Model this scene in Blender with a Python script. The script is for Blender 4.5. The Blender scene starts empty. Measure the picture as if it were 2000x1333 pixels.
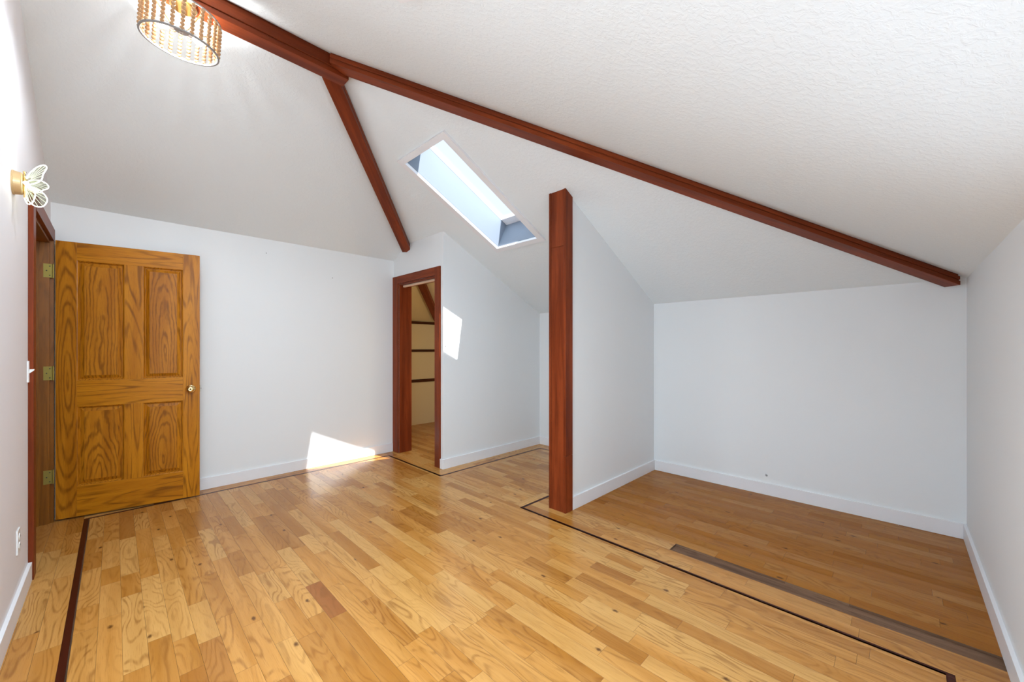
import bpy, bmesh, math, random
from mathutils import Vector, Matrix
K = 1.26                      # camera height in metres; room measured in units of it
PI = math.pi
C = bpy.context.scene.collection
random.seed(7)

# ------------------------------------------------------------------ room measures (units of K)
VB, UC, VP, UE, VQ, UL, VR = 3.509, 1.9115, 2.6894, 3.132, 1.4351, -.262, -.247
HK, S = 1.3712, .495
UE0, VR0 = 3.1201, -.234
HB = 1.8526
VC2 = 4.50
IL, IB, IC, IP, IQ, IE, IR, IW = -.1165, 3.388, 1.795, 2.56, 1.689, 2.99, -.109, .0195
def zr(u): return HK + S*(UE0-u)          # slope above the alcoves
def zb(v): return 1.8556 + S*(3.4973-v)   # slope above the far wall
def zn(v): return HK + S*(v-VR0)          # slope above the near side
def M(u, v, z=0): return Vector((u*K, v*K, z*K))

# ------------------------------------------------------------------ node helpers
def lin(r, g, b):
    f = lambda c: (c/255/12.92) if c/255 <= .04045 else ((c/255+.055)/1.055)**2.4
    return (f(r), f(g), f(b), 1)
class NT:
    def __init__(s, name):
        s.m = bpy.data.materials.new(name); s.m.use_nodes = True
        s.t = s.m.node_tree; s.t.nodes.clear()
        s.out = s.n('ShaderNodeOutputMaterial')
    def n(s, t, **kw):
        x = s.t.nodes.new(t)
        for k, v in kw.items(): setattr(x, k, v)
        return x
    def l(s, a, b): s.t.links.new(a, b)
    def val(s, sock, v):
        if hasattr(v, 'is_linked') or isinstance(v, bpy.types.NodeSocket): s.l(v, sock)
        else: sock.default_value = v
    def math(s, op, a, b=0.0, c=None, clamp=False):
        x = s.n('ShaderNodeMath', operation=op, use_clamp=clamp)
        s.val(x.inputs[0], a); s.val(x.inputs[1], b)
        if c is not None: s.val(x.inputs[2], c)
        return x.outputs[0]
    def mix(s, fac, a, b, blend='MIX'):
        x = s.n('ShaderNodeMix', data_type='RGBA', blend_type=blend)
        s.val(x.inputs[0], fac); s.val(x.inputs[6], a); s.val(x.inputs[7], b)
        return x.outputs[2]
    def ramp(s, fac, *stops, interp='LINEAR'):
        x = s.n('ShaderNodeValToRGB'); cr = x.color_ramp; cr.interpolation = interp
        while len(cr.elements) < len(stops): cr.elements.new(.5)
        for e, (p, c) in zip(cr.elements, stops):
            e.position = p; e.color = c if len(c) == 4 else (*c, 1)
        s.val(x.inputs[0], fac); return x.outputs[0]
    def smooth(s, x, a, b):
        r = s.n('ShaderNodeMapRange', interpolation_type='SMOOTHSTEP')
        s.val(r.inputs[0], x); s.val(r.inputs[1], a); s.val(r.inputs[2], b)
        return r.outputs[0]
    def noise(s, vec, scale, detail=3, rough=.5, w=None, dist=0.0):
        x = s.n('ShaderNodeTexNoise', noise_dimensions='4D' if w is not None else '3D')
        s.l(vec, x.inputs['Vector']); x.inputs['Scale'].default_value = scale
        x.inputs['Detail'].default_value = detail; x.inputs['Roughness'].default_value = rough
        x.inputs['Distortion'].default_value = dist
        if w is not None: s.val(x.inputs['W'], w)
        return x.outputs[0]
    def mapping(s, vec, scale):
        x = s.n('ShaderNodeMapping'); s.l(vec, x.inputs[0]); x.inputs['Scale'].default_value = scale
        return x.outputs[0]
    def bsdf(s, **kw):
        x = s.n('ShaderNodeBsdfPrincipled')
        for k, v in kw.items():
            s.val(x.inputs[k.replace('_', ' ')], v)
        s.l(x.outputs[0], s.out.inputs[0]); return x
    def bump(s, h, strength, dist):
        x = s.n('ShaderNodeBump'); x.inputs['Strength'].default_value = strength
        x.inputs['Distance'].default_value = dist; s.l(h, x.inputs['Height']); return x.outputs[0]

def plain(name, col, rough=.5, metal=0.0, **kw):
    t = NT(name); o = t.n('ShaderNodeTexCoord')
    nz = t.noise(o.outputs['Object'], 9, 2)
    c = t.mix(t.math('MULTIPLY', nz, .12), col, (col[0]*.8, col[1]*.8, col[2]*.8, 1))
    t.bsdf(Base_Color=c, Roughness=rough, Metallic=metal, **kw); return t.m

def emissive(name, col, strength):
    t = NT(name); e = t.n('ShaderNodeEmission'); e.inputs[0].default_value = col; e.inputs[1].default_value = strength
    t.l(e.outputs[0], t.out.inputs[0]); return t.m

def glass(name, tint, gloss=.06):
    t = NT(name); tr = t.n('ShaderNodeBsdfTransparent'); tr.inputs[0].default_value = tint
    g = t.n('ShaderNodeBsdfGlossy'); g.inputs['Roughness'].default_value = .04
    mx = t.n('ShaderNodeMixShader'); mx.inputs[0].default_value = gloss
    t.l(tr.outputs[0], mx.inputs[1]); t.l(g.outputs[0], mx.inputs[2]); t.l(mx.outputs[0], t.out.inputs[0]); return t.m

def plaster(name, col, scale, strength, knock=False):
    t = NT(name); o = t.n('ShaderNodeTexCoord'); v = o.outputs['Object']
    if knock:
        a = t.noise(v, scale, 5, .62, dist=.6)
        h = t.smooth(a, .44, .60)
        f = t.noise(v, scale*4.5, 3)
        h = t.math('ADD', h, t.math('MULTIPLY', f, .35))
    else:
        h = t.noise(v, scale, 4, .6)
    lo = t.noise(v, .9, 2)
    c = t.mix(t.math('MULTIPLY', lo, .25), col, (col[0]*.95, col[1]*.95, col[2]*.94, 1))
    t.bsdf(Base_Color=c, Roughness=.62, Specular_IOR_Level=.3, Normal=t.bump(h, strength, .004)); return t.m

def wood(name, c_lo, c_hi, c_line, lines=9.0, line_amt=.6, rough=.32, tone=0.25, attr=False, bump=.08, stretch=(1.3, 9.0), knots=False, coat=0.0, spread=(.5, 1.0), pore_amt=.25, spec=.35, lw=.28, wobs=(6, 60), arch=None, gate=(.30, .62)):
    """wood with contour-line figure; UV.x runs along the grain, UV.y across it, both in metres"""
    t = NT(name)
    uv = t.n('ShaderNodeTexCoord').outputs['UV']
    if attr:
        a = t.n('ShaderNodeAttribute', attribute_name='rnd')
        sep = t.n('ShaderNodeSeparateColor'); t.l(a.outputs['Color'], sep.inputs[0])
        r, g, b = sep.outputs
    else:
        r = t.n('ShaderNodeObjectInfo').outputs['Random']; g = r; b = r
    w = t.math('MULTIPLY', r, 71.0)
    st = t.mapping(uv, (stretch[0], stretch[1], 1))
    n1 = t.noise(st, 1.0, 1.6, .42, w=w, dist=.25)
    if arch:      # flat-sawn figure: long nested arches about a point low in the board
        gn = t.n('ShaderNodeSeparateXYZ'); t.l(t.n('ShaderNodeTexCoord').outputs['Generated'], gn.inputs[0])
        p = t.math('SUBTRACT', gn.outputs[0], t.math('MULTIPLY_ADD', r, .16, .42))
        q = t.math('MULTIPLY', t.math('SUBTRACT', gn.outputs[2], t.math('MULTIPLY_ADD', r, arch[2], arch[1])), arch[0])
        rad = t.math('SQRT', t.math('ADD', t.math('MULTIPLY', p, p), t.math('MULTIPLY', q, q)))
        jag = t.noise(t.mapping(uv, (9, 34, 1)), 1.0, 2, .5, w=w)
        n1 = t.math('ADD', t.math('ADD', rad, t.math('MULTIPLY', n1, arch[3])), t.math('MULTIPLY', jag, .10))
    fr = t.math('FRACT', t.math('MULTIPLY', n1, lines))
    d = t.math('ABSOLUTE', t.math('SUBTRACT', fr, .5))
    line = t.math('SUBTRACT', 1.0, t.smooth(d, .02, lw))
    wob = t.noise(t.mapping(uv, (wobs[0], wobs[1], 1)), 1.0, 3, .6, w=w)
    line = t.math('MULTIPLY', line, t.smooth(wob, gate[0], gate[1]))
    pore = t.noise(t.mapping(uv, (14, 330, 1)), 1.0, 2, .55, w=w)
    pore = t.smooth(pore, .52, .72)
    broad = t.noise(t.mapping(uv, (1.1, 16, 1)), 1.0, 3, .5, w=t.math('ADD', w, 9.0))
    base = t.mix(t.smooth(broad, .3, .72), c_lo, c_hi)
    if attr:   # board-to-board colour, g = tone, b = line strength
        base = t.mix(t.math('MULTIPLY', t.smooth(g, .45, 1.0), .34), base, lin(218, 178, 112))
        base = t.mix(t.math('MULTIPLY', t.math('SUBTRACT', 1.0, t.smooth(g, .0, .42)), .46), base, lin(140, 84, 22))
        base = t.mix(t.math('MULTIPLY', t.math('MULTIPLY', g, -1.0, clamp=True), .66), base, lin(138, 76, 38))
        al = a.outputs['Alpha']; old_shade = t.math('SUBTRACT', 1.0, al, clamp=True)      # alcove boards: less faded, plus alcove shade mixed into the colour
        base = t.mix(t.math('MULTIPLY', old_shade, .72), base, lin(146, 84, 12))
        spec = t.math('MULTIPLY', spec, t.math('MULTIPLY_ADD', old_shade, -.92, 1.0))
        amt = t.math('MULTIPLY_ADD', b, spread[1], spread[0]-.25)
        la = t.math('MULTIPLY', t.math('MULTIPLY', line, amt, clamp=True), line_amt)
    else:
        la = t.math('MULTIPLY', line, line_amt)
    col = t.mix(la, base, c_line)
    col = t.mix(t.math('MULTIPLY', pore, pore_amt), col, c_line)
    if knots:
        vo = t.n('ShaderNodeTexVoronoi', voronoi_dimensions='2D', feature='F1')
        t.l(t.mapping(uv, (3.2, 6.0, 1)), vo.inputs['Vector']); vo.inputs['Scale'].default_value = 1.0
        sep2 = t.n('ShaderNodeSeparateColor'); t.l(vo.outputs['Color'], sep2.inputs[0])
        pick = t.math('GREATER_THAN', sep2.outputs[0], .80)
        jit = t.noise(t.mapping(uv, (60, 60, 1)), 1.0, 2)
        dist = t.math('ADD', vo.outputs['Distance'], t.math('MULTIPLY', t.math('SUBTRACT', jit, .5), .07))
        k = t.math('MULTIPLY', t.math('SUBTRACT', 1.0, t.smooth(dist, .015, .075)), pick)
        col = t.mix(t.math('MULTIPLY', k, .85), col, lin(72, 38, 16))
        streak = t.noise(t.mapping(uv, (2.2, 55, 1)), 1.0, 2, w=t.math('ADD', w, 3.0))
        sk = t.math('MULTIPLY', t.smooth(streak, .66, .80), t.math('GREATER_THAN', b, .55))
        col = t.mix(t.math('MULTIPLY', sk, .55), col, lin(100, 58, 22))
    ro = t.math('MULTIPLY_ADD', broad, .10, rough-.05)
    h = t.math('ADD', t.math('MULTIPLY', line, -.6), t.math('MULTIPLY', pore, -.5))
    if attr:
        h = t.math('ADD', h, t.math('MULTIPLY', t.noise(t.mapping(uv, (1.5, 5, 1)), 1.0, 2, w=w), 3.0))
    t.bsdf(Base_Color=col, Roughness=ro, Specular_IOR_Level=spec, Coat_Weight=coat, Coat_Roughness=.2, Normal=t.bump(h, bump, .002))
    return t.m

MAT = {}
MAT['wall'] = plaster('painted wall', (.80, .82, .83, 1), 150, .10)
MAT['wall_warm'] = plaster('painted wall by the entry', (.80, .775, .79, 1), 150, .10)
MAT['ceil'] = plaster('knockdown ceiling', (.80, .85, .87, 1), 42, .24, knock=True)
MAT['closet'] = plaster('closet cream paint', (.74, .63, .40, 1), 150, .1)  # warm cream tone for the closet walls and ceiling
MAT['white'] = plain('white trim paint', (.82, .82, .84, 1), .38)
MAT['red'] = wood('stained redwood', lin(104, 43, 19), lin(136, 61, 29), lin(56, 18, 7), lines=7, line_amt=.25, rough=.36, stretch=(.8, 14), pore_amt=.30, spec=.13)
for nm, ln_, ar in (('oakpanel', 13, (.40, .14, .14, .62)), ('oakstile', 7, (1.9, .20, .35, .8))):
    MAT[nm] = wood(nm, lin(168, 101, 14), lin(194, 124, 24), lin(98, 50, 6), lines=ln_, line_amt=.62, rough=.34, stretch=(1.3, 5.0), pore_amt=.42, spec=.22, lw=.30, wobs=(4, 40), arch=ar, gate=(.24, .56))
MAT['cleat'] = wood('dark stained cleat', lin(62, 32, 18), lin(84, 45, 25), lin(40, 18, 9), lines=7, line_amt=.25, rough=.45, spec=.2)
MAT['oakdoor'] = wood('oak door', lin(176, 107, 12), lin(200, 129, 20), lin(104, 54, 4), lines=12, line_amt=.7, rough=.34, stretch=(.8, 9), pore_amt=.42, spec=.22, lw=.24, wobs=(3, 30))
MAT['jamb'] = wood('oak jamb', lin(118, 68, 10), lin(146, 88, 14), lin(84, 44, 5), lines=8, line_amt=.4, rough=.4, stretch=(1, 12))
MAT['floor'] = wood('oak strip floor', lin(175, 117, 49), lin(198, 141, 73), lin(122, 72, 24), lines=17, line_amt=.54, rough=.23, attr=True, bump=.10, knots=True, stretch=(1.7, 8.5), spec=.32)
MAT['inlay'] = wood('dark inlay', lin(56, 20, 10), lin(72, 27, 14), lin(36, 12, 6), line_amt=.3, rough=.3, spec=.1)
MAT['subfloor'] = wood('raw subfloor', lin(98, 70, 50), lin(134, 102, 78), lin(70, 46, 32), lines=7, line_amt=.5, rough=.85, stretch=(2.5, 14), pore_amt=.5)
MAT['dark'] = plain('matte near black', (.012, .008, .006, 1), .9)  # near-black finish of the lock button
MAT['brass'] = plain('polished brass', (.86, .66, .32, 1), .16, 1.0)
MAT['oldbrass'] = plain('aged brass', (.30, .23, .05, 1), .5, .6)
MAT['liner'] = plain('liner with sky tint', (.225, .265, .32, 1), .55)  # white shaft walls darkened and blued in colour to suggest sky light
MAT['shade_reveal'] = plain('grey gasket', (.30, .32, .33, 1), .6)
MAT['steel'] = plain('grey metal', (.36, .36, .37, 1), .35, .9)
MAT['ivory'] = plain('white plastic', (.84, .85, .85, 1), .3)
MAT['lath'] = wood('pale raw lath', lin(214, 178, 150), lin(232, 204, 180), lin(190, 150, 120), line_amt=.2, rough=.6)
MAT['bead'] = wood('pale wooden bead', lin(188, 146, 104), lin(212, 174, 132), lin(150, 106, 68), line_amt=.25, rough=.5, stretch=(20, 40))
MAT['ringgrey'] = plain('grey painted ring', (.34, .325, .31, 1), .4, .4)
MAT['glow'] = emissive('lit bulb', (1, .95, .86, 1), 4.0)
MAT['wingedge'] = emissive('lit acrylic edge', (.95, 1, .93, 1), 1.9)
MAT['wingrib'] = emissive('lit engraved rib', (.92, 1, .80, 1), 1.0)
MAT['acrylic'] = glass('clear acrylic', (.90, .92, .86, 1), .05)
MAT['glass'] = glass('window glass', (.97, .98, 1, 1), .04)
t = NT('frosted added skylight'); tl = t.n('ShaderNodeBsdfTranslucent'); tl.inputs[0].default_value = (.30, .33, .36, 1); t.l(tl.outputs[0], t.out.inputs[0]); MAT['frost'] = t.m  # pane of the added skylight, keeps direct sun off the floor
MAT['sconce'] = plain('pale brass body', (.62, .43, .22, 1), .42, .5)
MAT['hole'] = plain('dark hole', (.03, .03, .03, 1), .8)
MAT['anchor'] = plain('grey plastic anchor', (.42, .42, .43, 1), .5)

# ------------------------------------------------------------------ mesh helpers
def setuv(bm, axis):
    ax = Vector(axis).normalized(); uv = bm.loops.layers.uv.verify()
    for f in bm.faces:
        n = f.normal
        c = n.cross(ax)
        if c.length < .2:
            c = ax.orthogonal().normalized(); a2 = n.cross(c).normalized()
            for l in f.loops: l[uv].uv = (l.vert.co.dot(c)*.3, l.vert.co.dot(a2))
        else:
            c.normalize(); off = n.dot(Vector((1, 2, 3)))*.37
            a2 = c.cross(n)
            for l in f.loops: l[uv].uv = (l.vert.co.dot(a2), l.vert.co.dot(c) + off)

def obj(name, bm, mat, parent=None, axis=(0, 0, 1), smooth=False, kind=None, label=None, cat=None, group=None, loc=None, fix=True):
    if fix: bmesh.ops.recalc_face_normals(bm, faces=bm.faces)
    bm.normal_update(); setuv(bm, axis)
    me = bpy.data.meshes.new(name); bm.to_mesh(me); bm.free()
    for m in (mat if isinstance(mat, (list, tuple)) else [mat]): me.materials.append(m)
    if smooth:
        for p in me.polygons: p.use_smooth = True
    o = bpy.data.objects.new(name, me); C.objects.link(o)
    if parent is not None: o.parent = parent
    if loc is not None: o.location = loc
    tag(o, label, cat, group, kind); return o
def tag(o, label=None, cat=None, group=None, kind=None):
    if label: o['label'] = label
    if cat: o['category'] = cat
    if group: o['group'] = group
    if kind: o['kind'] = kind
def empty(name, loc=(0, 0, 0), rotz=0, **kw):
    o = bpy.data.objects.new(name, None); o.empty_display_size = .05; C.objects.link(o)
    o.location = loc; o.rotation_euler = (0, 0, rotz); tag(o, **kw); return o

def box(bm, lo, hi, mi=0, bev=0.0):
    lo, hi = Vector(lo), Vector(hi)
    vs = [bm.verts.new((x, y, z)) for x in (lo.x, hi.x) for y in (lo.y, hi.y) for z in (lo.z, hi.z)]
    fs = []
    for q in ((0, 1, 3, 2), (4, 6, 7, 5), (0, 4, 5, 1), (2, 3, 7, 6), (0, 2, 6, 4), (1, 5, 7, 3)):
        f = bm.faces.new([vs[i] for i in q]); f.material_index = mi; fs.append(f)
    if bev:
        es = list({e for f in fs for e in f.edges})
        bmesh.ops.bevel(bm, geom=es, offset=bev, segments=2, affect='EDGES', profile=.6)
def ubox(u0, u1, v0, v1, z0, z1, bev=0.0):
    bm = bmesh.new(); box(bm, M(min(u0, u1), min(v0, v1), z0), M(max(u0, u1), max(v0, v1), z1), 0, bev); return bm
def prism(bm, pts, off, mi=0):
    """closed prism over polygon pts (3-D), pushed by off"""
    a = [bm.verts.new(p) for p in pts]; b = [bm.verts.new(Vector(p)+Vector(off)) for p in pts]; n = len(a)
    bm.faces.new(a).material_index = mi; bm.faces.new(b[::-1]).material_index = mi
    for i in range(n): bm.faces.new((a[i], b[i], b[(i+1) % n], a[(i+1) % n])).material_index = mi
def tube(bm, pts, r, seg=10, closed=False, cap=True):
    pts = [Vector(p) for p in pts]; n = len(pts); rings = []
    up = None
    for i, p in enumerate(pts):
        a = pts[(i-1) % n] if (closed or i > 0) else p; b = pts[(i+1) % n] if (closed or i < n-1) else p
        t = (b-a).normalized()
        if up is None: up = t.orthogonal().normalized()
        up = (up - t*up.dot(t)); up = up.normalized() if up.length > 1e-6 else t.orthogonal().normalized()
        s = t.cross(up); rr = r[i] if isinstance(r, (list, tuple)) else r
        rings.append([bm.verts.new(p + (up*math.cos(2*PI*k/seg) + s*math.sin(2*PI*k/seg))*rr) for k in range(seg)])
    for i in range(n if closed else n-1):
        A, B = rings[i], rings[(i+1) % n]
        for k in range(seg): bm.faces.new((A[k], A[(k+1) % seg], B[(k+1) % seg], B[k]))
    if cap and not closed: bm.faces.new(rings[0][::-1]); bm.faces.new(rings[-1])
def lathe(bm, prof, mat=Matrix(), seg=32):
    """prof: (radius, height) pairs, turned about z then moved by mat"""
    rings = []
    for r, z in prof:
        if r < 1e-6: rings.append([bm.verts.new(mat @ Vector((0, 0, z)))])
        else: rings.append([bm.verts.new(mat @ Vector((r*math.cos(2*PI*k/seg), r*math.sin(2*PI*k/seg), z))) for k in range(seg)])
    for A, B in zip(rings, rings[1:]):
        for k in range(seg):
            q = [A[k % len(A)], A[(k+1) % len(A)], B[(k+1) % len(B)], B[k % len(B)]]
            q = list(dict.fromkeys(q))
            if len(q) > 2: bm.faces.new(q)
def ball(bm, c, r, sz=1.0, seg=12, rings=8):
    bmesh.ops.create_uvsphere(bm, u_segments=seg, v_segments=rings, radius=r, matrix=Matrix.Translation(c) @ Matrix.Diagonal((1, 1, sz, 1)))

# ------------------------------------------------------------------ FLOOR: boards, inlay strip, open slot
def build_floor():
    bm = bmesh.new(); uv = bm.loops.layers.uv.new('UVMap'); ca = bm.loops.layers.float_color.new('rnd')
    W, G, T = .0603, .0007, .0125
    def board(u0, u1, v0, v1, along_v, tone=None, mi=0, amt=None, old_shade=0.0):
        g = G/K/2*1.0
        r = (random.random(), random.random() if tone is None else tone, random.random() if amt is None else amt, 1.0-old_shade)
        if tone is None and random.random() < .05: r = (r[0], -.25, r[2], 1.0-old_shade)
        a, b = M(u0+g, v0+g, 0), M(u1-g, v1-g, 0)
        dz = Vector((0, 0, -T))
        top = [Vector((a.x, a.y, 0)), Vector((b.x, a.y, 0)), Vector((b.x, b.y, 0)), Vector((a.x, b.y, 0))]
        tv = [bm.verts.new(p) for p in top]; bv = [bm.verts.new(p+dz) for p in top]
        fs = [bm.faces.new(tv)] + [bm.faces.new((tv[i], bv[i], bv[(i+1) % 4], tv[(i+1) % 4])) for i in range(4)]
        ou, ov = random.random()*9, random.random()*9
        fs[0].normal_update()
        for i, f in enumerate(fs):
            f.material_index = mi if f is fs[0] else 2
            for l in f.loops:
                p = l.vert.co
                l[uv].uv = ((p.y+ou, p.x+p.z+ov) if along_v else (p.x+ou, p.y+p.z+ov)); l[ca] = r
    def cuts(v0, v1, fixed=()):
        out, v = [v0], v0 - random.uniform(0, .3)
        fixed = sorted(fixed)
        while True:
            v += random.uniform(.17, .62)
            if v > v1 - .07: break
            if v > out[-1] + .07 and not any(a-.06 < v < b+.06 for a, b in fixed): out.append(v)
        for a, b in fixed: out += [a, b]
        return sorted(out) + [v1]
    def field(u0, u1, v0, v1, along_v, phase=None, aged=0.0, special=None):
        if along_v: lo, hi, s0, s1 = u0, u1, v0, v1
        else: lo, hi, s0, s1 = v0, v1, u0, u1
        ph = lo if phase is None else phase
        k = math.floor((lo-ph)/W + 1e-6)
        while ph + k*W < hi - 1e-6:
            a, b = max(lo, ph+k*W), min(hi, ph+(k+1)*W)
            if b - a > .004:
                fx = [special[1:3]] if special and a-1e-4 <= special[0] < b else []
                cs = cuts(s0, s1, fx)
                for c, d in zip(cs, cs[1:]):
                    tn, am = None, None
                    if fx and abs(c-special[1]) < 1e-6: tn, am = -1.0, .5
                    if along_v: board(a, b, c, d, True, tn, amt=am, old_shade=aged*random.uniform(.75, 1.0))
                    else: board(c, d, a, b, False, tn)
            k += 1
    h = IW/2
    ph = .5605
    # inside the inlay loop
    field(IL+h, IC, IR+h, IB-h, True, ph, special=(.585, 1.4975, 1.7715))
    field(IC, IC+h, IQ+h, IP-h, True)
    field(IC+h, IE-h, IP-h-W, IP-h, False); field(IC+h, IE-h, IQ+h, IQ+h+W, False)
    field(IC+h, IE-h, IQ+h+W, IP-h-W, True, ph)
    # outside it
    field(-1.2, IL-h, -.3, 4.2, True, IL-h)
    field(IL-h, IC+h, IB+h, VB+.03, False)
    field(IC+h, UE+.03, VP, VC2+.05, True)
    field(IC+h, UE+.03, IP+h, VP, False)
    field(IE+h, UE+.03, IQ-h, IP+h, True)
    T0, T1, TV = 1.937, 2.018, .815      # slot where a board is missing
    field(IC+h, T0, -.3, IQ-h, True)
    field(T0, T1, TV, IQ-h, True, T0)
    field(T1, UE+.03, -.3, IQ-h, True, T1, aged=1.0)  # alcove boards: less faded tone with shade painted in
    field(IL-h, IC+h, -.3, IR-h, False)
    # inlay strip (material 1)
    def strip(u0, u1, v0, v1): board(min(u0, u1), max(u0, u1), min(v0, v1), max(v0, v1), abs(v1-v0) > abs(u1-u0), .5, 1)
    strip(IL-h, IL+h, IR-h, IB+h); strip(IL+h, IC+h, IB-h, IB+h); strip(IC-h, IC+h, IP-h, IB-h)
    strip(IC+h, IE+h, IP-h, IP+h); strip(IE-h, IE+h, IQ-h, IP-h); strip(IC-h, IE-h, IQ-h, IQ+h)
    strip(IC-h, IC+h, IR-h, IQ-h); strip(IL+h, IC-h, IR-h, IR+h)
    # subfloor sheet under everything (material 2), rough in the slot
    a, b = M(-1.2, -.3), M(UE+.03, VC2+.05)
    vs = [bm.verts.new((x, y, -.0120)) for x, y in ((a.x, a.y), (b.x, a.y), (b.x, b.y), (a.x, b.y))]
    f = bm.faces.new(vs); f.material_index = 2
    for l in f.loops: l[uv].uv = (l.vert.co.y, l.vert.co.x); l[ca] = (.3, .5, .5, 1)
    # a split, raised ledge along the far side of the slot
    me = bpy.data.meshes.new('floor'); bm.to_mesh(me); bm.free()
    for m in (MAT['floor'], MAT['inlay'], MAT['subfloor']): me.materials.append(m)
    o = bpy.data.objects.new('floor', me); C.objects.link(o)
    tag(o, 'glossy honey oak strip floor with a dark inlay border line and an open slot', 'floor', kind='structure')
build_floor()

# ------------------------------------------------------------------ CEILING (three slopes of a hip roof)
SKU0, SKU1, SKV0, SKV1 = 1.364, 2.200, 1.91, 2.34       # skylight opening
HU0, HU1, HV0, HV1 = 1.354, 2.210, 1.90, 2.35          # hole cut for it, its edge under the casing
AU, AV = .7648, 2.1212                                  # where ridge and hips meet
NSK = (-.12, .53, .10, .95)                              # skylight added out of view on the near slope for light
def hip_hi(u): return u + (AV-AU)
def hip_lo(u): return (AU+AV) - u
def build_ceiling():
    bm = bmesh.new(); UEe = UE + .10
    R = lambda u, v: M(u, v, zr(u)); B = lambda u, v: M(u, v, zb(v)); N = lambda u, v: M(u, v, zn(v))
    def face(*p): bm.faces.new([bm.verts.new(q) for q in p])
    # slope over the alcoves, cut round the skylight
    face(R(AU, AV), R(HU0, hip_lo(HU0)), R(HU0, HV0), R(HU0, HV1), R(HU0, hip_hi(HU0)))
    face(R(HU0, hip_lo(HU0)), R(HU1, hip_lo(HU1)), R(HU1, HV0), R(HU0, HV0))
    face(R(HU0, HV1), R(HU1, HV1), R(HU1, hip_hi(HU1)), R(HU0, hip_hi(HU0)))
    face(R(HU1, hip_lo(HU1)), R(UEe, hip_lo(UEe)), R(UEe, hip_hi(UEe)), R(HU1, hip_hi(HU1)), R(HU1, HV1), R(HU1, HV0))
    ul = UL - .12
    face(B(ul, AV), B(AU, AV), B(UEe, hip_hi(UEe)), B(ul, hip_hi(UEe)))
    a, b, c, d = NSK; lo = hip_lo(UEe)       # added skylight, above and behind the camera, to light the room
    face(N(ul, AV), N(ul, lo), N(a, lo), N(a, c), N(a, d), N(a, AV))
    face(N(a, c), N(a, lo), N(b, lo), N(b, c)); face(N(a, AV), N(a, d), N(b, d), N(b, AV))
    face(N(b, AV), N(b, d), N(b, c), N(b, lo), N(UEe, lo), N(AU, AV))
    bmesh.ops.remove_doubles(bm, verts=bm.verts, dist=1e-4)
    for f in bm.faces:
        f.normal_update()
        if f.normal.z > 0: f.normal_flip()
    g = bmesh.ops.extrude_face_region(bm, geom=list(bm.faces))
    for v in [x for x in g['geom'] if isinstance(x, bmesh.types.BMVert)]: v.co.z += .03
    obj('ceiling', bm, MAT['ceil'], kind='structure', label='white textured ceiling of three roof slopes meeting at dark beams', cat='ceiling')
build_ceiling()

# ------------------------------------------------------------------ WALLS
def wallobj(name, bm, label, mat='wall', cat='wall'):
    return obj(name, bm, MAT[mat], kind='structure', label=label, cat=cat)
# far wall (v = VB)
bm = bmesh.new(); prism(bm, [M(UL-.1, VB, -.02), M(UC+.11, VB, -.02), M(UC+.11, VB, zb(VB)+.01), M(UL-.1, VB, zb(VB)+.01)], M(0, .09, 0))
wallobj('wall_back', bm, 'long white wall behind the open oak door')
# closet front wall (u = UC) with its doorway
DO0, DO1, DOH = 2.797, 3.412, 1.617
bm = bmesh.new(); th = M(.112, 0, 0); vh = UC + (AV-AU)
prism(bm, [M(UC, VP, -.02), M(UC, DO0, -.02), M(UC, DO0, zr(UC)+.012), M(UC, VP, zr(UC)+.012)], th)
prism(bm, [M(UC, DO0, DOH), M(UC, DO1, DOH), M(UC, DO1, zb(DO1)+.012), M(UC, vh, zr(UC)+.012), M(UC, DO0, zr(UC)+.012)], th)
prism(bm, [M(UC, DO1, -.02), M(UC, VB+.05, -.02), M(UC, VB+.05, zb(VB+.05)+.012), M(UC, DO1, zb(DO1)+.012)], th)
wallobj('wall_closet_front', bm, 'narrow white wall holding the closet doorway')
# closet side wall (v = VP), faces the first alcove
bm = bmesh.new(); u0 = UC+.112
prism(bm, [M(u0, VP, -.02), M(UE+.05, VP, -.02), M(UE+.05, VP, zr(UE+.05)+.012), M(u0, VP, zr(u0)+.012)], M(0, .09, 0))
wallobj('wall_closet_side', bm, 'white wall beside the skylight catching a patch of sun')
# inner closet walls
bm = bmesh.new()
uo = UC+.112
prism(bm, [M(uo, VP+.09, -.02), M(UE, VP+.09, -.02), M(UE, VP+.09, zr(UE)+.01), M(uo, VP+.09, zr(uo)+.01)], M(0, .004, 0))
prism(bm, [M(uo, VC2, -.02), M(UE+.05, VC2, -.02), M(UE+.05, VC2, zb(VC2)+.02), M(uo, VC2, zb(VC2)+.02)], M(0, .09, 0))
prism(bm, [M(UE-.001, VP+.09, -.02), M(UE-.001, VC2+.05, -.02), M(UE-.001, VC2+.05, HK+.0), M(UE-.001, VP+.09, HK+.0)], M(-.004, 0, 0))
prism(bm, [M(uo, VB+.02, -.02), M(uo, VC2+.05, -.02), M(uo, VC2+.05, zb(VC2+.05)+.01), M(uo, VB+.02, zb(VB+.02)+.01)], M(-.09, 0, 0))
wallobj('wall_closet_inside', bm, 'cream wall seen inside the dark closet', 'closet')
bm = bmesh.new()
prism(bm, [M(uo, VP+.09, zr(uo)-.003), M(UE, VP+.09, zr(UE)-.003), M(UE, hip_hi(UE), zr(UE)-.003), M(uo, hip_hi(uo), zr(uo)-.003)], M(0, 0, .002))
prism(bm, [M(uo, hip_hi(uo), zr(uo)-.003), M(UE, hip_hi(UE), zr(UE)-.003), M(UE, VC2, zb(VC2)-.003), M(uo, VC2, zb(VC2)-.003)], M(0, 0, .002))
wallobj('ceiling_closet', bm, 'cream sloping ceiling inside the dark closet', 'closet', 'ceiling')
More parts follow.
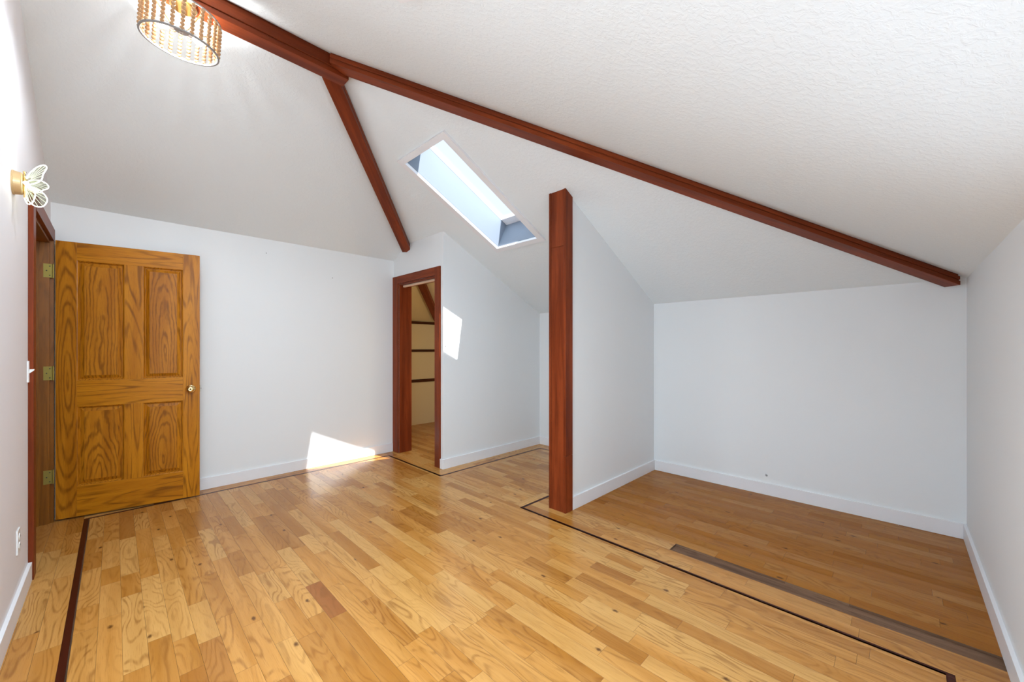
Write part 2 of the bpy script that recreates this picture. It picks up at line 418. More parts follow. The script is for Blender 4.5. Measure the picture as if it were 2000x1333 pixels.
# partition between the alcoves
bm = bmesh.new(); u0 = 1.984
prism(bm, [M(u0, VQ+.012, -.02), M(UE+.05, VQ+.012, -.02), M(UE+.05, VQ+.012, zr(UE+.05)+.012), M(u0, VQ+.012, zr(u0)+.012)], M(0, .106, 0))
wallobj('wall_partition', bm, 'white partition wall running back from the tall red post')
# low wall under the eaves (u = UE)
bm = bmesh.new(); prism(bm, [M(UE, VR-.1, -.02), M(UE, VC2+.1, -.02), M(UE, VC2+.1, zr(UE)+.01), M(UE, VR-.1, zr(UE)+.01)], M(.09, 0, 0))
wallobj('wall_alcove', bm, 'low white wall at the back of the alcove with the slotted floor')
# near right wall (v = VR), with an unseen window added to light the room
W3 = (.15, 1.35, .62, 1.22)
bm = bmesh.new(); zt = zn(VR)+.01; off = M(0, -.09, 0)
for a, b, c, d in ((UL-.1, W3[0], -.02, zt), (W3[1], UE+.1, -.02, zt), (W3[0], W3[1], -.02, W3[2]), (W3[0], W3[1], W3[3], zt)):
    prism(bm, [M(a, VR, c), M(b, VR, c), M(b, VR, d), M(a, VR, d)], off)
wallobj('wall_right', bm, 'white wall closing the right side of the slotted alcove')
# left wall (u = UL): gable, doorway, and an unseen window added to light the room
LD0, LD1, LDH = 2.736, 3.458, 1.617
W2 = (.2, 1.45, .42, 1.22)
bm = bmesh.new(); off = M(-.085, 0, 0)
def lw(v0, v1, z0, z1=None, mid=None):
    if z1 is not None: prism(bm, [M(UL, v0, z0), M(UL, v1, z0), M(UL, v1, z1), M(UL, v0, z1)], off)
    else:
        top = lambda v: (zn(v) if v < AV else zb(v)) + .012
        p = [M(UL, v0, z0), M(UL, v1, z0), M(UL, v1, top(v1))]
        if v0 < AV < v1: p.append(M(UL, AV, top(AV)))
        prism(bm, p + [M(UL, v0, top(v0))], off)
lw(VR-.1, W2[0], -.02); lw(W2[0], W2[1], -.02, W2[2]); lw(W2[0], W2[1], W2[3]); lw(W2[1], LD0, -.02); lw(LD0, LD1, LDH); lw(LD1, VB+.05, -.02)
wallobj('wall_left', bm, 'off-white wall at the left edge with the entry doorway', 'wall_warm')
# landing beyond the doorway
bm = bmesh.new()
box(bm, M(-1.2, 2.2, -.02), M(-1.15, 4.2, 1.9)); box(bm, M(-1.2, 2.2, -.02), M(UL-.085, 2.25, 1.9)); box(bm, M(-1.2, 4.15, -.02), M(UL-.085, 4.2, 1.9)); box(bm, M(-1.2, 2.2, 1.87), M(UL-.085, 4.2, 1.9))
box(bm, M(UL-.09, VB, -.02), M(UL-.085, 4.2, 1.9))
wallobj('wall_hallway', bm, 'white landing wall beyond the entry doorway')

# ------------------------------------------------------------------ BASEBOARDS
BH, BT = .08, .012
def bb(name, u0, u1, v0, v1, label):
    obj(name, ubox(u0, u1, v0, v1, 0, BH, .002), MAT['white'], kind='structure', axis=(1, 0, 0), label=label, cat='baseboard')
bb('baseboard_back', UL+.02, UC-.016, VB-BT, VB, 'white baseboard along the long far wall')
bm = ubox(UC-BT, UE, VP-BT, VP, 0, BH, .002); box(bm, M(UC-BT, VP, 0), M(UC, 2.722, BH), 0, .002)
obj('baseboard_closet', bm, MAT['white'], kind='structure', axis=(1, 0, 0), label='white baseboard under the sunlit closet side wall', cat='baseboard')
bb('baseboard_skylight_alcove', UE-BT, UE, VQ+.118, VP-BT, 'short white baseboard at the back of the skylight alcove')
bb('baseboard_partition', 1.9865, UE, VQ, VQ+.012, 'white baseboard beside the tall red post')
bb('baseboard_alcove', UE-BT, UE, VR+BT, VQ, 'white baseboard along the low back wall of the slotted alcove')
bb('baseboard_right', 1.36, UE, VR, VR+BT, 'white baseboard along the right hand wall')
bb('baseboard_left', UL, UL+BT, VR+BT, LD0-.078, 'white baseboard ending at the entry door casing')

# ------------------------------------------------------------------ BEAMS AND POST
def beam(name, p0, p1, hw, prof, label, cut0=None, ext=0):
    p0, p1 = M(*p0), M(*p1); d = (p1-p0); pl = Vector((d.x, d.y, 0)).normalized(); side = Vector((-pl.y, pl.x, 0))
    bm = bmesh.new()
    pts = [(w, z) for w, z in prof] + [(-w, z) for w, z in reversed(prof)]
    A = [bm.verts.new(p0 + side*w*K + Vector((0, 0, z*K))) for w, z in pts]
    B = [bm.verts.new(p1 + side*w*K + Vector((0, 0, z*K))) for w, z in pts]
    n = len(A)
    bm.faces.new(A[::-1]); bm.faces.new(B)
    for i in range(n): bm.faces.new((A[i], A[(i+1) % n], B[(i+1) % n], B[i]))
    bmesh.ops.recalc_face_normals(bm, faces=bm.faces)
    es = [e for e in bm.edges if e.calc_face_angle(0) > .5 and len(e.link_faces) == 2]
    bmesh.ops.bevel(bm, geom=es, offset=.0012, segments=1, affect='EDGES')
    o = obj(name, bm, MAT['red'], axis=d, label=label, cat='beam', kind='thing')
    return o
def profile(hw, zbot, cap, top):
    g = .007
    return [(hw, zbot), (hw, zbot+cap), (hw-.007, zbot+cap), (hw-.007, zbot+cap+g), (hw-.001, zbot+cap+g), (hw-.001, top-.017), (hw-.010, top-.017), (hw-.010, top)]
beam('ridge_beam', (UL, AV, zr(AU)), (.874, AV, zr(AU)), .0375, profile(.0375, -.111, .024, -.010), 'dark red ridge beam above the beaded ceiling light')
u1 = UE-.012
beam('hip_beam', (AU+.03, AV-.03, zr(AU+.03)), (u1-.04, hip_lo(u1-.04), zr(u1-.04)), .0375, profile(.0375, -.066, .021, -.004), 'long dark red beam slanting down to the right hand corner')
beam('hip_beam', (AU+.04, hip_hi(AU+.04), zr(AU+.04)), (UC, hip_hi(UC), zr(UC)), .041, profile(.041, -.074, .024, -.004), 'shorter red beam slanting down to the closet doorway')
beam('hip_beam', (UC+.118, hip_hi(UC+.118), zr(UC+.118)), (3.0, hip_hi(3.0), zr(3.0)), .041, profile(.041, -.074, .024, -.004), 'dark end of a beam glimpsed through the closet doorway')
# post: two side boards with a front board set between them
post = empty('wooden_post', M(1.948, 1.50, 0), label='tall dark red boxed post at the end of the partition wall', cat='post', kind='thing')
def pbox(name, u0, u1, v0, v1, cut=None, label=None):
    bm = bmesh.new(); o = M(1.948, 1.50, 0)
    z0 = 0 if cut is None else cut[0]
    def top(u): return zr(u) - .001
    def zz(u): return top(u) if cut is None or cut[1] is None else cut[1]
    p = [M(u0, v0, z0)-o, M(u1, v0, z0)-o, M(u1, v0, zz(u1))-o, M(u0, v0, zz(u0))-o]
    prism(bm, p, M(0, v1-v0, 0)); bmesh.ops.recalc_face_normals(bm, faces=bm.faces)
    bmesh.ops.bevel(bm, geom=list(bm.edges), offset=.0015, segments=1, affect='EDGES')
    return obj(name, bm, MAT['red'], post, label=label)
pbox('side_board', 1.9114, 1.984, 1.4351, 1.4515, (0, .345), 'darker lower length of the side board'); pbox('side_board', 1.9114, 1.984, 1.4351, 1.4515, (.3455, None)); pbox('side_board', 1.9114, 1.984, 1.549, 1.5651)
pbox('front_board', 1.9135, 1.927, 1.4520, 1.5485, (0, 1.6235)); pbox('front_board', 1.9135, 1.927, 1.4520, 1.5485, (1.6245, None), 'lighter spliced top of the front board')

# ------------------------------------------------------------------ SKYLIGHT
nrm = Vector((S, 0, 1)).normalized()
sky = empty('window_1', M(1.78, 2.12, zr(1.78)), label='long narrow skylight in the sloping ceiling with white casing', cat='skylight', kind='structure')
o0 = Vector(sky.location)
def roofpt(u, v, h): return M(u, v, zr(u)) + nrm*h - o0       # h metres outward
def ring(name, inner, outer, h0, h1, mat, slope_in=None):
    bm = bmesh.new()
    def loop(r, h): return [bm.verts.new(roofpt(u, v, h)) for u, v in ((r[0], r[2]), (r[1], r[2]), (r[1], r[3]), (r[0], r[3]))]
    L = [loop(inner, h0), loop(outer, h0), loop(outer, h1), loop(inner, h1)]
    for a in range(4):
        A, B = L[a], L[(a+1) % 4]
        for i in range(4): bm.faces.new((A[i], A[(i+1) % 4], B[(i+1) % 4], B[i]))
    return obj(name, bm, mat, sky, axis=(1, 0, -S))
D = .315
sk = (SKU0, SKU1, SKV0, SKV1); gx = lambda g: (SKU0-g, SKU1+g, SKV0-g, SKV1+g)
ring('casing', sk, (1.33, 2.238, 1.862, 2.387), -.020, .004, MAT['white'])
ring('shade_reveal', gx(.0012), gx(.005), .0045, .0095, MAT['shade_reveal'], )  # grey ring coloured as the thin shadow between casing and liner
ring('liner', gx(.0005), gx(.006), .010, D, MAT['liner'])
ring('sash', (SKU0+.014, SKU1-.06, SKV0+.040, SKV1-.001), sk, D-.03, D+.02, MAT['white'])
bm = bmesh.new(); prism(bm, [roofpt(u, v, D) for u, v in ((SKU0+.012, SKV0+.035), (SKU1-.055, SKV0+.035), (SKU1-.055, SKV1), (SKU0+.012, SKV1))], nrm*.006)
obj('pane', bm, MAT['glass'], sky, axis=(1, 0, -S))

nrm2 = Vector((0, -S, 1)).normalized()
sky2 = empty('added_skylight', M(.2, .5, zn(.5)), label='skylight added out of view above the camera to light the room', cat='skylight', kind='structure')
def ring2(name, inner, outer, h0, h1, mat):
    bm = bmesh.new(); o = Vector(sky2.location)
    def loop(r, h): return [bm.verts.new(M(u, v, zn(v)) + nrm2*h - o) for u, v in ((r[0], r[2]), (r[1], r[2]), (r[1], r[3]), (r[0], r[3]))]
    L = [loop(inner, h0), loop(outer, h0), loop(outer, h1), loop(inner, h1)]
    for q in range(4):
        A, B = L[q], L[(q+1) % 4]
        for i in range(4): bm.faces.new((A[i], A[(i+1) % 4], B[(i+1) % 4], B[i]))
    obj(name, bm, mat, sky2)
gr = lambda r, g: (r[0]-g, r[1]+g, r[2]-g, r[3]+g)
ring2('casing', NSK, gr(NSK, .03), -.018, .001, MAT['white']); ring2('liner', NSK, gr(NSK, .01), 0, .16, MAT['white'])
bm = bmesh.new(); o2 = Vector(sky2.location); prism(bm, [M(u, v, zn(v)) + nrm2*.14 - o2 for u, v in ((NSK[0], NSK[2]), (NSK[1], NSK[2]), (NSK[1], NSK[3]), (NSK[0], NSK[3]))], nrm2*.005)
obj('pane', bm, MAT['frost'], sky2)

# ------------------------------------------------------------------ unseen windows added to light the room
def wall_window(name, label, cen, du, dv, wu, wz, depth):
    e = empty(name, cen, label=label, cat='window', kind='structure')
    ax, nx = Vector(du), Vector(dv)
    def bx(nm, a0, a1, z0, z1, t0, t1, mat):
        bm = bmesh.new()
        prism(bm, [ax*a0 + nx*t0 + Vector((0, 0, z0)), ax*a1 + nx*t0 + Vector((0, 0, z0)), ax*a1 + nx*t0 + Vector((0, 0, z1)), ax*a0 + nx*t0 + Vector((0, 0, z1))], nx*(t1-t0))
        obj(nm, bm, mat, e)
    f = .06
    for a0, a1, z0, z1 in ((-wu, -wu+f, -wz, wz), (wu-f, wu, -wz, wz), (-wu+f, wu-f, -wz, -wz+f), (-wu+f, wu-f, wz-f, wz)): bx('window_frame', a0, a1, z0, z1, depth*.2, depth*.8, MAT['white'])
    bx('window_pane', -wu+f, wu-f, -wz+f, wz-f, depth*.48, depth*.52, MAT['glass'])
wall_window('added_window_2', 'white framed window added out of view in the left wall for light', M(UL, (W2[0]+W2[1])/2, (W2[2]+W2[3])/2), (0, 1, 0), (-1, 0, 0), (W2[1]-W2[0])/2*K, (W2[3]-W2[2])/2*K, .085*K)
wall_window('added_window_3', 'white framed window added out of view in the right wall for light', M((W3[0]+W3[1])/2, VR, (W3[2]+W3[3])/2), (1, 0, 0), (0, -1, 0), (W3[1]-W3[0])/2*K, (W3[3]-W3[2])/2*K, .09*K)

# ------------------------------------------------------------------ ENTRY DOOR FRAME
CT = .016
tr = empty('trim_1', M(UL, 3.1, 0), label='dark red casing and oak jamb round the entry doorway at the left', cat='door frame', kind='structure')
def tbox(par, name, u0, u1, v0, v1, z0, z1, mat, axis=(0, 0, 1), bev=.0015, label=None):
    bm = ubox(u0, u1, v0, v1, z0, z1, bev); bmesh.ops.translate(bm, verts=bm.verts, vec=-Vector(par.location)); return obj(name, bm, mat, par, axis=axis, label=label)
tbox(tr, 'casing', UL, UL+CT, LD0-.076, LD0-.004, 0, LDH+.072, MAT['red'])
tbox(tr, 'casing', UL, UL+CT, LD1+.001, VB-.0125, 0, LDH+.001, MAT['jamb'])
tbox(tr, 'head_casing', UL, UL+CT+.001, LD0-.004, VB-.001, LDH+.001, LDH+.072, MAT['red'], (0, 1, 0))
tbox(tr, 'jamb', UL-.085, UL+.001, LD1-.015, LD1, 0, LDH, MAT['jamb'], label='oak jamb carrying the door hinges'); tbox(tr, 'jamb', UL-.085, UL+.001, LD0, LD0+.015, 0, LDH, MAT['jamb'])
tbox(tr, 'head_jamb', UL-.085, UL+.001, LD0+.015, LD1-.015, LDH-.015, LDH, MAT['jamb'], (0, 1, 0))
tbox(tr, 'door_stop', UL-.075, UL-.038, LD1-.024, LD1-.015, 0, LDH-.015, MAT['jamb'])

# ------------------------------------------------------------------ CLOSET DOORWAY FRAME
tc = empty('trim_2', M(UC, 3.1, 0), label='dark red casing round the closet doorway', cat='door frame', kind='structure')
tbox(tc, 'casing', UC-.013, UC, DO0-.074, DO0, 0, DOH+.070, MAT['red']); tbox(tc, 'casing', UC-.013, UC, DO1, VB-.001, 0, DOH+.070, MAT['red'])
tbox(tc, 'head_casing', UC-.0132, UC, DO0, DO1, DOH, DOH+.070, MAT['red'], (0, 1, 0))
tbox(tc, 'jamb', UC, UC+.128, DO1-.016, DO1, 0, DOH, MAT['red']); tbox(tc, 'jamb', UC, UC+.128, DO0, DO0+.016, 0, DOH, MAT['red'])
tbox(tc, 'head_jamb', UC, UC+.128, DO0+.016, DO1-.016, DOH-.016, DOH, MAT['red'], (0, 1, 0))
tbox(tc, 'door_track', UC+.028, UC+.05, DO0+.018, DO1-.03, DOH-.034, DOH-.0165, MAT['lath'], (0, 1, 0), label='pale door track under the head of the frame')
# shelf cleats in the closet
for z, h, lab in ((1.318, .034, 'topmost dark wooden shelf cleat on the back wall of the closet'), (.953, .032, 'middle dark wooden shelf cleat on the back wall of the closet'), (.555, .038, 'lowest dark wooden shelf cleat on the back wall of the closet')):
    obj('shelf_cleat', ubox(2.15, UE-.01, VC2-.016, VC2, z, z+h, .0015), MAT['cleat'], axis=(1, 0, 0), label=lab, cat='shelf cleat', group='shelf cleats in the closet', kind='thing')

# ------------------------------------------------------------------ OAK DOOR (open, standing in front of the far wall)
p0, p1 = M(-.2405, 3.4565), M(.4017, 3.3545)
dang = math.atan2(p1.y-p0.y, p1.x-p0.x); DW, DH, DT = (p1-p0).length, 2.045, .035
door = empty('door_1', (p0.x, p0.y, .0125), dang, label='golden oak four panel door standing open against the far wall', cat='door', kind='structure')
Z0 = .0125
SX = (.0, .1065, .360, .4655, .711, DW)
ZP = (0, .2356-Z0, .826-Z0, 1.018-Z0, 1.913-Z0, DH-Z0)
def dbox(name, x0, x1, z0, z1, axis, mt=None):
    bm = bmesh.new(); box(bm, (x0, 0, z0), (x1, DT, z1), 0, .0008); return obj(name, bm, MAT[mt or ('oakstile' if name == 'stile' else 'oakdoor')], door, axis=axis)
dbox('stile', SX[0], SX[1], 0, ZP[5], (0, 0, 1)); dbox('stile', SX[4], SX[5], 0, ZP[5], (0, 0, 1), 'oakdoor')
for a, b in ((0, 1), (2, 3), (4, 5)): dbox('rail', SX[1], SX[4], ZP[a], ZP[b], (1, 0, 0))
for a, b in ((1, 2), (3, 4)): dbox('mullion', SX[2], SX[3], ZP[a], ZP[b], (0, 0, 1))
for a, b in ((1, 2), (3, 4)):
    for c, d in ((1, 2), (3, 4)):
        bm = bmesh.new()
        def loop(i, y): return [bm.verts.new((x, y, z)) for x, z in ((SX[c]+i, ZP[a]+i), (SX[d]-i, ZP[a]+i), (SX[d]-i, ZP[b]-i), (SX[c]+i, ZP[b]-i))]
        L = [loop(-.0005, .001), loop(.004, .002), loop(.010, .010), loop(.012, .0148), loop(.016, .0148), loop(.0365, .0045), loop(.0385, .003)]
        for A, B in zip(L, L[1:]):
            for i in range(4): bm.faces.new((A[i], A[(i+1) % 4], B[(i+1) % 4], B[i]))
        bm.faces.new(L[-1])
        bk = loop(-.0005, DT-.008); bm.faces.new(bk[::-1])
        for i in range(4): bm.faces.new((L[0][i], bk[i], bk[(i+1) % 4], L[0][(i+1) % 4]))
        obj('panel', bm, MAT['oakpanel'], door, axis=(0, 0, 1))
kx, kz = .762, .919-Z0
bm = bmesh.new(); mt = Matrix.Translation((kx, 0, kz)) @ Matrix.Rotation(PI/2, 4, 'X')
lathe(bm, [(0, 0), (.034, 0), (.034, .003), (.030, .007), (.016, .010), (.0115, .016), (.0115, .030), (.018, .034), (.026, .041), (.0285, .050), (.026, .058), (.018, .064), (.0075, .066), (.0065, .0655), (0, .0655)], mt)
kn = obj('knob', bm, MAT['brass'], door, smooth=True, label='polished brass door knob')
bm = bmesh.new(); lathe(bm, [(0, .0657), (.0045, .0657), (.0045, .0675), (0, .0675)], mt, 12); obj('lock_button', bm, MAT['dark'], kn)
bm = bmesh.new(); lathe(bm, [(0, 0), (.032, 0), (.030, .008), (.012, .012), (.012, .03), (.024, .036), (.027, .046), (.020, .056), (0, .058)], Matrix.Translation((kx, DT, kz)) @ Matrix.Rotation(-PI/2, 4, 'X')); obj('knob', bm, MAT['brass'], door, smooth=True, label='polished brass door knob')
bm = bmesh.new(); box(bm, (DW, DT*.5-.012, kz-.028), (DW+.0015, DT*.5+.012, kz+.028)); obj('latch_plate', bm, MAT['oldbrass'], door)
bm = bmesh.new(); box(bm, (DW+.0015, DT*.5-.007, kz-.006), (DW+.012, DT*.5+.007, kz+.009), 0, .002); obj('latch_bolt', bm, MAT['steel'], door)
inv = (Matrix.Translation(door.location) @ Matrix.Rotation(dang, 4, 'Z')).inverted()
for z in (1.4415, .8575, .266):
    bm = bmesh.new(); box(bm, M(-.284, LD1-.017, z-.039), M(-.2475, LD1-.015, z+.039))
    tube(bm, [M(-.2475, LD1-.017, z-.04), M(-.2475, LD1-.017, z+.04)], .0055)
    bmesh.ops.transform(bm, matrix=inv, verts=bm.verts); h = obj('hinge', bm, MAT['oldbrass'], door, label='aged brass hinge')
    bm = bmesh.new()
    for dz, du in ((.026, .006), (0, -.006), (-.026, .006)): lathe(bm, [(0, .0), (.0038, .0), (.0038, .0012), (0, .0014)], Matrix.Translation(M(-.266+du, LD1-.017, z+dz)) @ Matrix.Rotation(PI/2, 4, 'X'), 10)
    bmesh.ops.transform(bm, matrix=inv, verts=bm.verts); obj('screw_heads', bm, MAT['hole'], h)

# ------------------------------------------------------------------ BEADED CEILING LIGHT
LC = M(.190, 2.1122, 2.25); LR = .1295*K
ln = Vector((.0485, -.1168, 1)).normalized()
lamp = bpy.data.objects.new('ceiling_light', None); C.objects.link(lamp); lamp.location = LC; lamp.empty_display_size = .05
lamp.rotation_mode = 'QUATERNION'; lamp.rotation_quaternion = Vector((0, 0, 1)).rotation_difference(ln)
tag(lamp, 'drum ceiling light of pale wooden bead strands hanging under the ridge beam', 'ceiling light')
LH = .158
def hoop(name, z, r, wr, hh, mat, label=None):
    bm = bmesh.new(); lathe(bm, [(r-wr, z), (r, z), (r, z+hh), (r-wr, z+hh), (r-wr, z)], seg=72); return obj(name, bm, mat, lamp, smooth=False, label=label)
hoop('bottom_ring', 0, LR, .0075, .006, MAT['ringgrey']); hoop('top_ring', LH, LR, .0075, .006, MAT['ringgrey'])
hoop('inner_rim', .0062, LR-.002, .007, .004, MAT['white'])
nb, ns = 8, 26
bm = bmesh.new(); pitch = (LH-.006)/nb
for i in range(nb): ball(bm, (0, 0, .006+pitch*(i+.5)), .0098, .97, 14, 9)
tube(bm, [(0, 0, .004), (0, 0, LH+.002)], .0012, 6)
strand = obj('bead_strand', bm, MAT['bead'], lamp, smooth=True)
for k in range(ns):
    s = strand if k == 0 else strand.copy()
    if k: C.objects.link(s)
    a = 2*PI*(k+.3)/ns; s.location = ((LR-.006)*math.cos(a), (LR-.006)*math.sin(a), 0); s.rotation_euler = (0, 0, a)
bm = bmesh.new(); lathe(bm, [(0, .070), (.030, .070), (.032, .074), (.030, .078), (0, .078)], seg=32); lathe(bm, [(0, .060), (.007, .060), (.009, .065), (.006, .070)], seg=16)
obj('hub', bm, MAT['ringgrey'], lamp, smooth=False)
bm = bmesh.new(); tube(bm, [(0, 0, .078), (0, 0, .270)], .006); obj('stem', bm, MAT['brass'], lamp, smooth=True)
for k in range(4):
    a = 2*PI*k/4 + .5; ca, sa = math.cos(a), math.sin(a)
    bm = bmesh.new(); tube(bm, [(ca*.012, sa*.012, .076), (ca*.05, sa*.05, .075), (ca*(LR-.008), sa*(LR-.008), LH+.003)], .0028, 8); obj('spoke', bm, MAT['brass'], lamp, smooth=True)
for k in range(3):
    a = 2*PI*k/3 + 2.6; ca, sa = math.cos(a), math.sin(a)
    sk = bmesh.new(); tube(sk, [(ca*.026, sa*.026, .082), (ca*.05, sa*.05, .082)], .011, 14); so = obj('bulb_socket', sk, MAT['white'], lamp)
    bm = bmesh.new(); lathe(bm, [(0, 0), (.010, 0), (.012, .010), (.019, .026), (.021, .036), (.017, .050), (.008, .057), (0, .058)], Matrix.Translation((ca*.05, sa*.05, .082)) @ Matrix.Rotation(a, 4, 'Z') @ Matrix.Rotation(PI/2, 4, 'Y'), 20)
    obj('bulb', bm, MAT['glow'], so, smooth=True, label='lit white bulb')
cz = (zr(AU)-.111)*K
bm = bmesh.new(); lathe(bm, [(0, 0), (.052, 0), (.058, .006), (.058, .022), (0, .022)], seg=32)
bmesh.ops.transform(bm, matrix=lamp.rotation_quaternion.to_matrix().to_4x4().inverted() @ Matrix.Translation(Vector((LC.x+.012, LC.y-.0, cz-.0222))-LC), verts=bm.verts)
obj('canopy', bm, MAT['brass'], lamp)

# ------------------------------------------------------------------ BUTTERFLY WALL LIGHT
sc = empty('wall_light', M(UL, 2.30, 1.606), label='lit butterfly wall light of clear acrylic wings beside the entry doorway', cat='wall light')
bm = bmesh.new(); lathe(bm, [(0, 0), (.055, 0), (.055, .004), (.053, .006), (.050, .027), (.047, .030), (0, .030)], Matrix.Rotation(PI/2, 4, 'Y'), 40); obj('backplate', bm, MAT['sconce'], sc)
bm = bmesh.new(); tube(bm, [(.034, 0, -.062), (.036, 0, -.03), (.037, 0, .02), (.034, 0, .052)], [.003, .006, .007, .003], 12); ball(bm, (.035, 0, .056), .006); obj('butterfly_body', bm, MAT['brass'], sc, smooth=True)
bm = bmesh.new(); ball(bm, (.040, -.006, .006), .010); obj('light_chip', bm, MAT['wingedge'], sc, smooth=True)
def catmull(P, n=8):
    out = []; m = len(P)
    for i in range(m):
        a, b, c, d = [Vector(P[(i+j-1) % m]) for j in range(4)]
        for k in range(n):
            t = k/n; out.append(.5*((2*b) + (c-a)*t + (2*a-5*b+4*c-d)*t*t + (3*b-a-3*c+d)*t**3))
    return out
WS = 1.26
UP = [(0, .004), (.012, .045), (.040, .082), (.066, .094), (.074, .080), (.062, .050), (.055, .022), (.028, .004)]
LO = [(0, -.004), (.026, -.006), (.048, -.022), (.057, -.050), (.046, -.084), (.026, -.092), (.008, -.072), (.0, -.036)]
def wing(shape, ang, tip, rot=0.0):
    ca, sa = math.cos(ang), math.sin(ang)
    T = lambda p, t=0: Vector((.036 + p[0]*ca - t*sa, p[0]*sa + t*ca, p[1]))
    oc = [Matrix.Rotation(rot, 2) @ Vector((p[0]*WS, p[1]*.98)) for p in catmull([(x, z, 0) for x, z in shape])]
    bm = bmesh.new(); th = .0028
    prism(bm, [T(p, -th/2) for p in oc], T((0, 0), th/2)-T((0, 0), -th/2))
    w = obj('wing', bm, MAT['acrylic'], sc)
    bm = bmesh.new(); tube(bm, [T(p) for p in oc], .0024, 8, closed=True); obj('glowing_edge', bm, MAT['wingedge'], w, smooth=True)
    bm = bmesh.new(); base = Vector((.004, tip*.01)); cen = sum((Vector((p.x, p.y)) for p in oc), Vector((0, 0)))/len(oc)
    n = len(oc)
    for k in range(1, 9):
        q = oc[int(n*(.12+.62*k/8))]; mid = base.lerp(q, .5) + Vector((0, .004*tip))
        P = [base.lerp(mid, t/4).lerp(mid.lerp(q, t/4), t/4) for t in range(1, 5)]
        tube(bm, [T(p) for p in P], .0011, 6)
    obj('glowing_ribs', bm, MAT['wingrib'], w, smooth=True)
wing(UP, -.72, 1); wing(UP, 1.02, 1, -.46); wing(LO, -1.0, -1, -.12); wing(LO, .45, -1)

# ------------------------------------------------------------------ SWITCH AND OUTLET
sw = empty('light_switch', M(UL, 2.66, .9), label='white toggle light switch on the left wall beside the door casing', cat='light switch')
bm = bmesh.new(); box(bm, (0, -.036, -.058), (.006, .036, .058), 0, .002); obj('cover_plate', bm, MAT['ivory'], sw)
bm = bmesh.new(); prism(bm, [(.006, -.006, -.010), (.022, -.005, .006), (.023, -.005, .013), (.006, -.006, .012)], (0, .011, 0)); obj('toggle', bm, MAT['ivory'], sw)
ou = empty('wall_outlet', M(UL, 2.40, .262), label='white double electrical outlet low on the left wall', cat='outlet')
bm = bmesh.new(); box(bm, (0, -.036, -.058), (.006, .036, .058), 0, .002); obj('cover_plate', bm, MAT['ivory'], ou)
for dz in (.021, -.021):
    bm = bmesh.new(); lathe(bm, [(0, .006), (.016, .006), (.0155, .0085), (0, .0085)], Matrix.Translation((0, 0, dz)) @ Matrix.Rotation(PI/2, 4, 'Y'), 24); rc = obj('receptacle', bm, MAT['ivory'], ou)
    bm = bmesh.new(); box(bm, (.0086, -.007, dz-.002), (.009, -.005, dz+.007)); box(bm, (.0086, .005, dz-.002), (.009, .007, dz+.007)); obj('slots', bm, MAT['hole'], rc)

# ------------------------------------------------------------------ small fixings left on the walls
def anchor(loc, rot, label, r=.005):
    e = empty('wall_anchor', loc, label=label, cat='wall anchor', group='fixings left in the walls'); e.rotation_euler = rot
    bm = bmesh.new(); lathe(bm, [(0, .0), (r, 0), (r, .002), (r*.55, .003)], seg=16); obj('collar', bm, MAT['anchor'], e)
    bm = bmesh.new(); lathe(bm, [(0, .0012), (r*.55, .0012), (r*.55, .003), (0, .003)], seg=12); obj('socket_hole', bm, MAT['hole'], e)
anchor(M(.829, VB, 1.741), (PI/2, 0, 0), 'tiny dark screw anchor high on the far wall nearer the oak door', .0045)
anchor(M(1.329, VB, 1.611), (PI/2, 0, 0), 'tiny screw anchor high on the far wall nearer the closet doorway', .0045)
anchor(M(1.933, VP, 1.019), (PI/2, 0, 0), 'dark screw anchor in the sunlit patch beside the closet doorway', .0075)
cb = empty('cable_stub', M(UE, .650, .130), label='short grey cable stub poking from the low alcove wall above the baseboard', cat='cable')
bm = bmesh.new(); tube(bm, [(0, 0, 0), (-.012, 0, .001), (-.018, .001, .008), (-.016, .003, .018)], .003, 8); obj('cable', bm, MAT['anchor'], cb, smooth=True)
bm = bmesh.new(); lathe(bm, [(0, 0), (.009, 0), (.008, .003), (0, .003)], Matrix.Rotation(-PI/2, 4, 'Y'), 16); obj('grommet', bm, MAT['anchor'], cb)

# ------------------------------------------------------------------ LIGHT
sun = bpy.data.lights.new('sun', 'SUN'); sun.energy = 10; sun.angle = math.radians(.55); sun.color = (1, .98, .94)
so = bpy.data.objects.new('sun', sun); C.objects.link(so); so.location = M(3, 0, 6)
so.rotation_euler = Vector((-.246, 1, -1.62)).to_track_quat('-Z', 'Y').to_euler()
def area(name, loc, direction, sx, sy, power, col):
    l = bpy.data.lights.new(name, 'AREA'); l.shape = 'RECTANGLE'; l.size = sx; l.size_y = sy; l.energy = power; l.color = col
    o = bpy.data.objects.new(name, l); C.objects.link(o); o.location = loc; o.rotation_euler = Vector(direction).to_track_quat('-Z', 'Z').to_euler(); return o
area('added_fill_left', M(UL-.10, (W2[0]+W2[1])/2, (W2[2]+W2[3])/2), (1, 0, 0), (W2[1]-W2[0])*K, (W2[3]-W2[2])*K, 31, (.73, .90, 1))  # fill light added outside the made-up left window
area('added_fill_right', M((W3[0]+W3[1])/2, VR-.105, (W3[2]+W3[3])/2), (0, 1, 0), (W3[1]-W3[0])*K, (W3[3]-W3[2])*K, 10, (.73, .89, 1))  # fill light added outside the made-up right window
area('daylight_skylight', M(1.86, 2.12, zr(1.86)) + nrm*(D+.05), -nrm, (SKU1-SKU0)*K*1.1, (SKV1-SKV0)*K, 2.5, (.70, .86, 1))
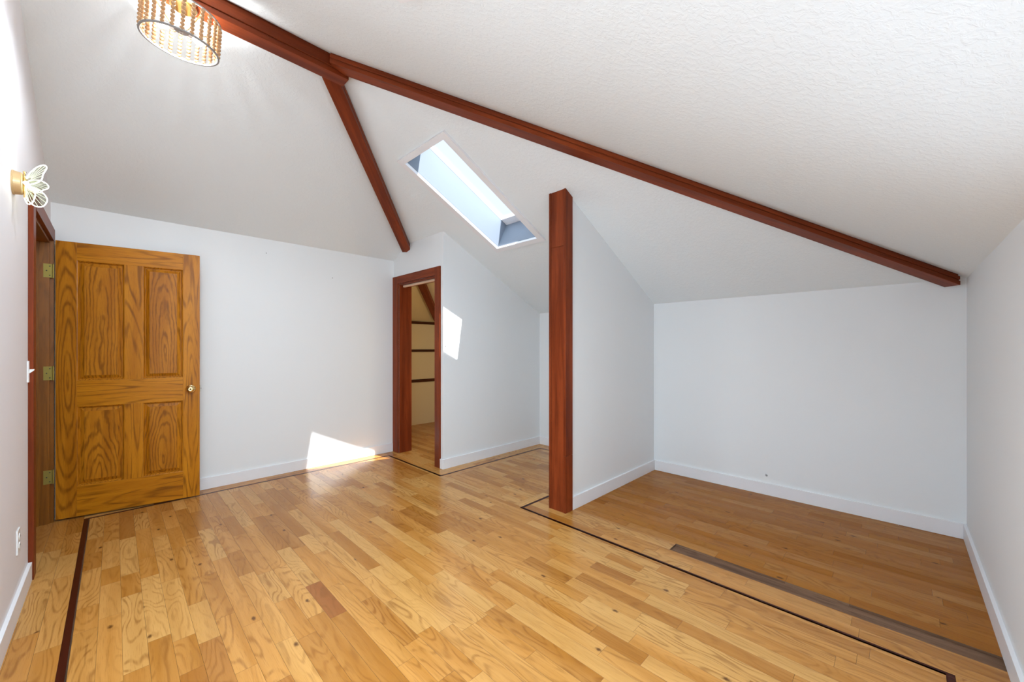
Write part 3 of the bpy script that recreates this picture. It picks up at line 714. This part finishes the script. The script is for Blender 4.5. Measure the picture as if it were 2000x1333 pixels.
area('added_fill_above', M((NSK[0]+NSK[1])/2, (NSK[2]+NSK[3])/2, zn((NSK[2]+NSK[3])/2)) + nrm2*.12, -nrm2, (NSK[1]-NSK[0])*K, (NSK[3]-NSK[2])*K, 43, (.75, .90, 1))  # fill light added under the made-up skylight overhead
def point(name, loc, power, col, r):
    l = bpy.data.lights.new(name, 'POINT'); l.energy = power; l.color = col; l.shadow_soft_size = r
    o = bpy.data.objects.new(name, l); C.objects.link(o); o.location = loc
point('lamp_bulb', LC + ln*.118, 7, (.90, .96, 1), .03)
sp = bpy.data.lights.new('added_down_fill', 'SPOT'); sp.energy = 27; sp.color = (.84, .92, 1); sp.spot_size = math.radians(172); sp.spot_blend = .5; sp.shadow_soft_size = .1  # extra spot added inside the drum to brighten the room, sparing the ceiling
sq = bpy.data.objects.new('added_down_fill', sp); C.objects.link(sq); sq.location = LC + ln*.02
point('added_closet_fill', M(2.7, 3.0, 1.0), 6, (1, .84, .56), .03)  # unseen light added to brighten the closet interior
point('wall_light_glow', M(UL+.06, 2.30, 1.606), .5, (1, .95, .82), .03)

w = bpy.data.worlds.new('sky'); bpy.context.scene.world = w; w.use_nodes = True
bg = w.node_tree.nodes['Background']; bg.inputs[0].default_value = (.72, .84, 1, 1); bg.inputs[1].default_value = .95

# ------------------------------------------------------------------ CAMERA
cam = bpy.data.cameras.new('camera'); co = bpy.data.objects.new('camera', cam); C.objects.link(co)
cam.sensor_fit = 'HORIZONTAL'; cam.sensor_width = 36; cam.lens = 767/2000*36; cam.shift_y = 14.2/2000; cam.clip_start = .02
co.location = (0, 0, K); co.rotation_euler = (PI/2, 0, PI/4-.0057-PI/2)
sce = bpy.context.scene; sce.camera = co
sce.view_settings.view_transform = 'Standard'; sce.view_settings.look = 'None'; sce.view_settings.gamma = 1; sce.view_settings.exposure = 0.53
sce.view_settings.use_curve_mapping = False
sce.cycles.max_bounces = 10; sce.cycles.diffuse_bounces = 6; sce.cycles.transparent_max_bounces = 16
sce.cycles.sample_clamp_indirect = 6; sce.cycles.use_denoising = True
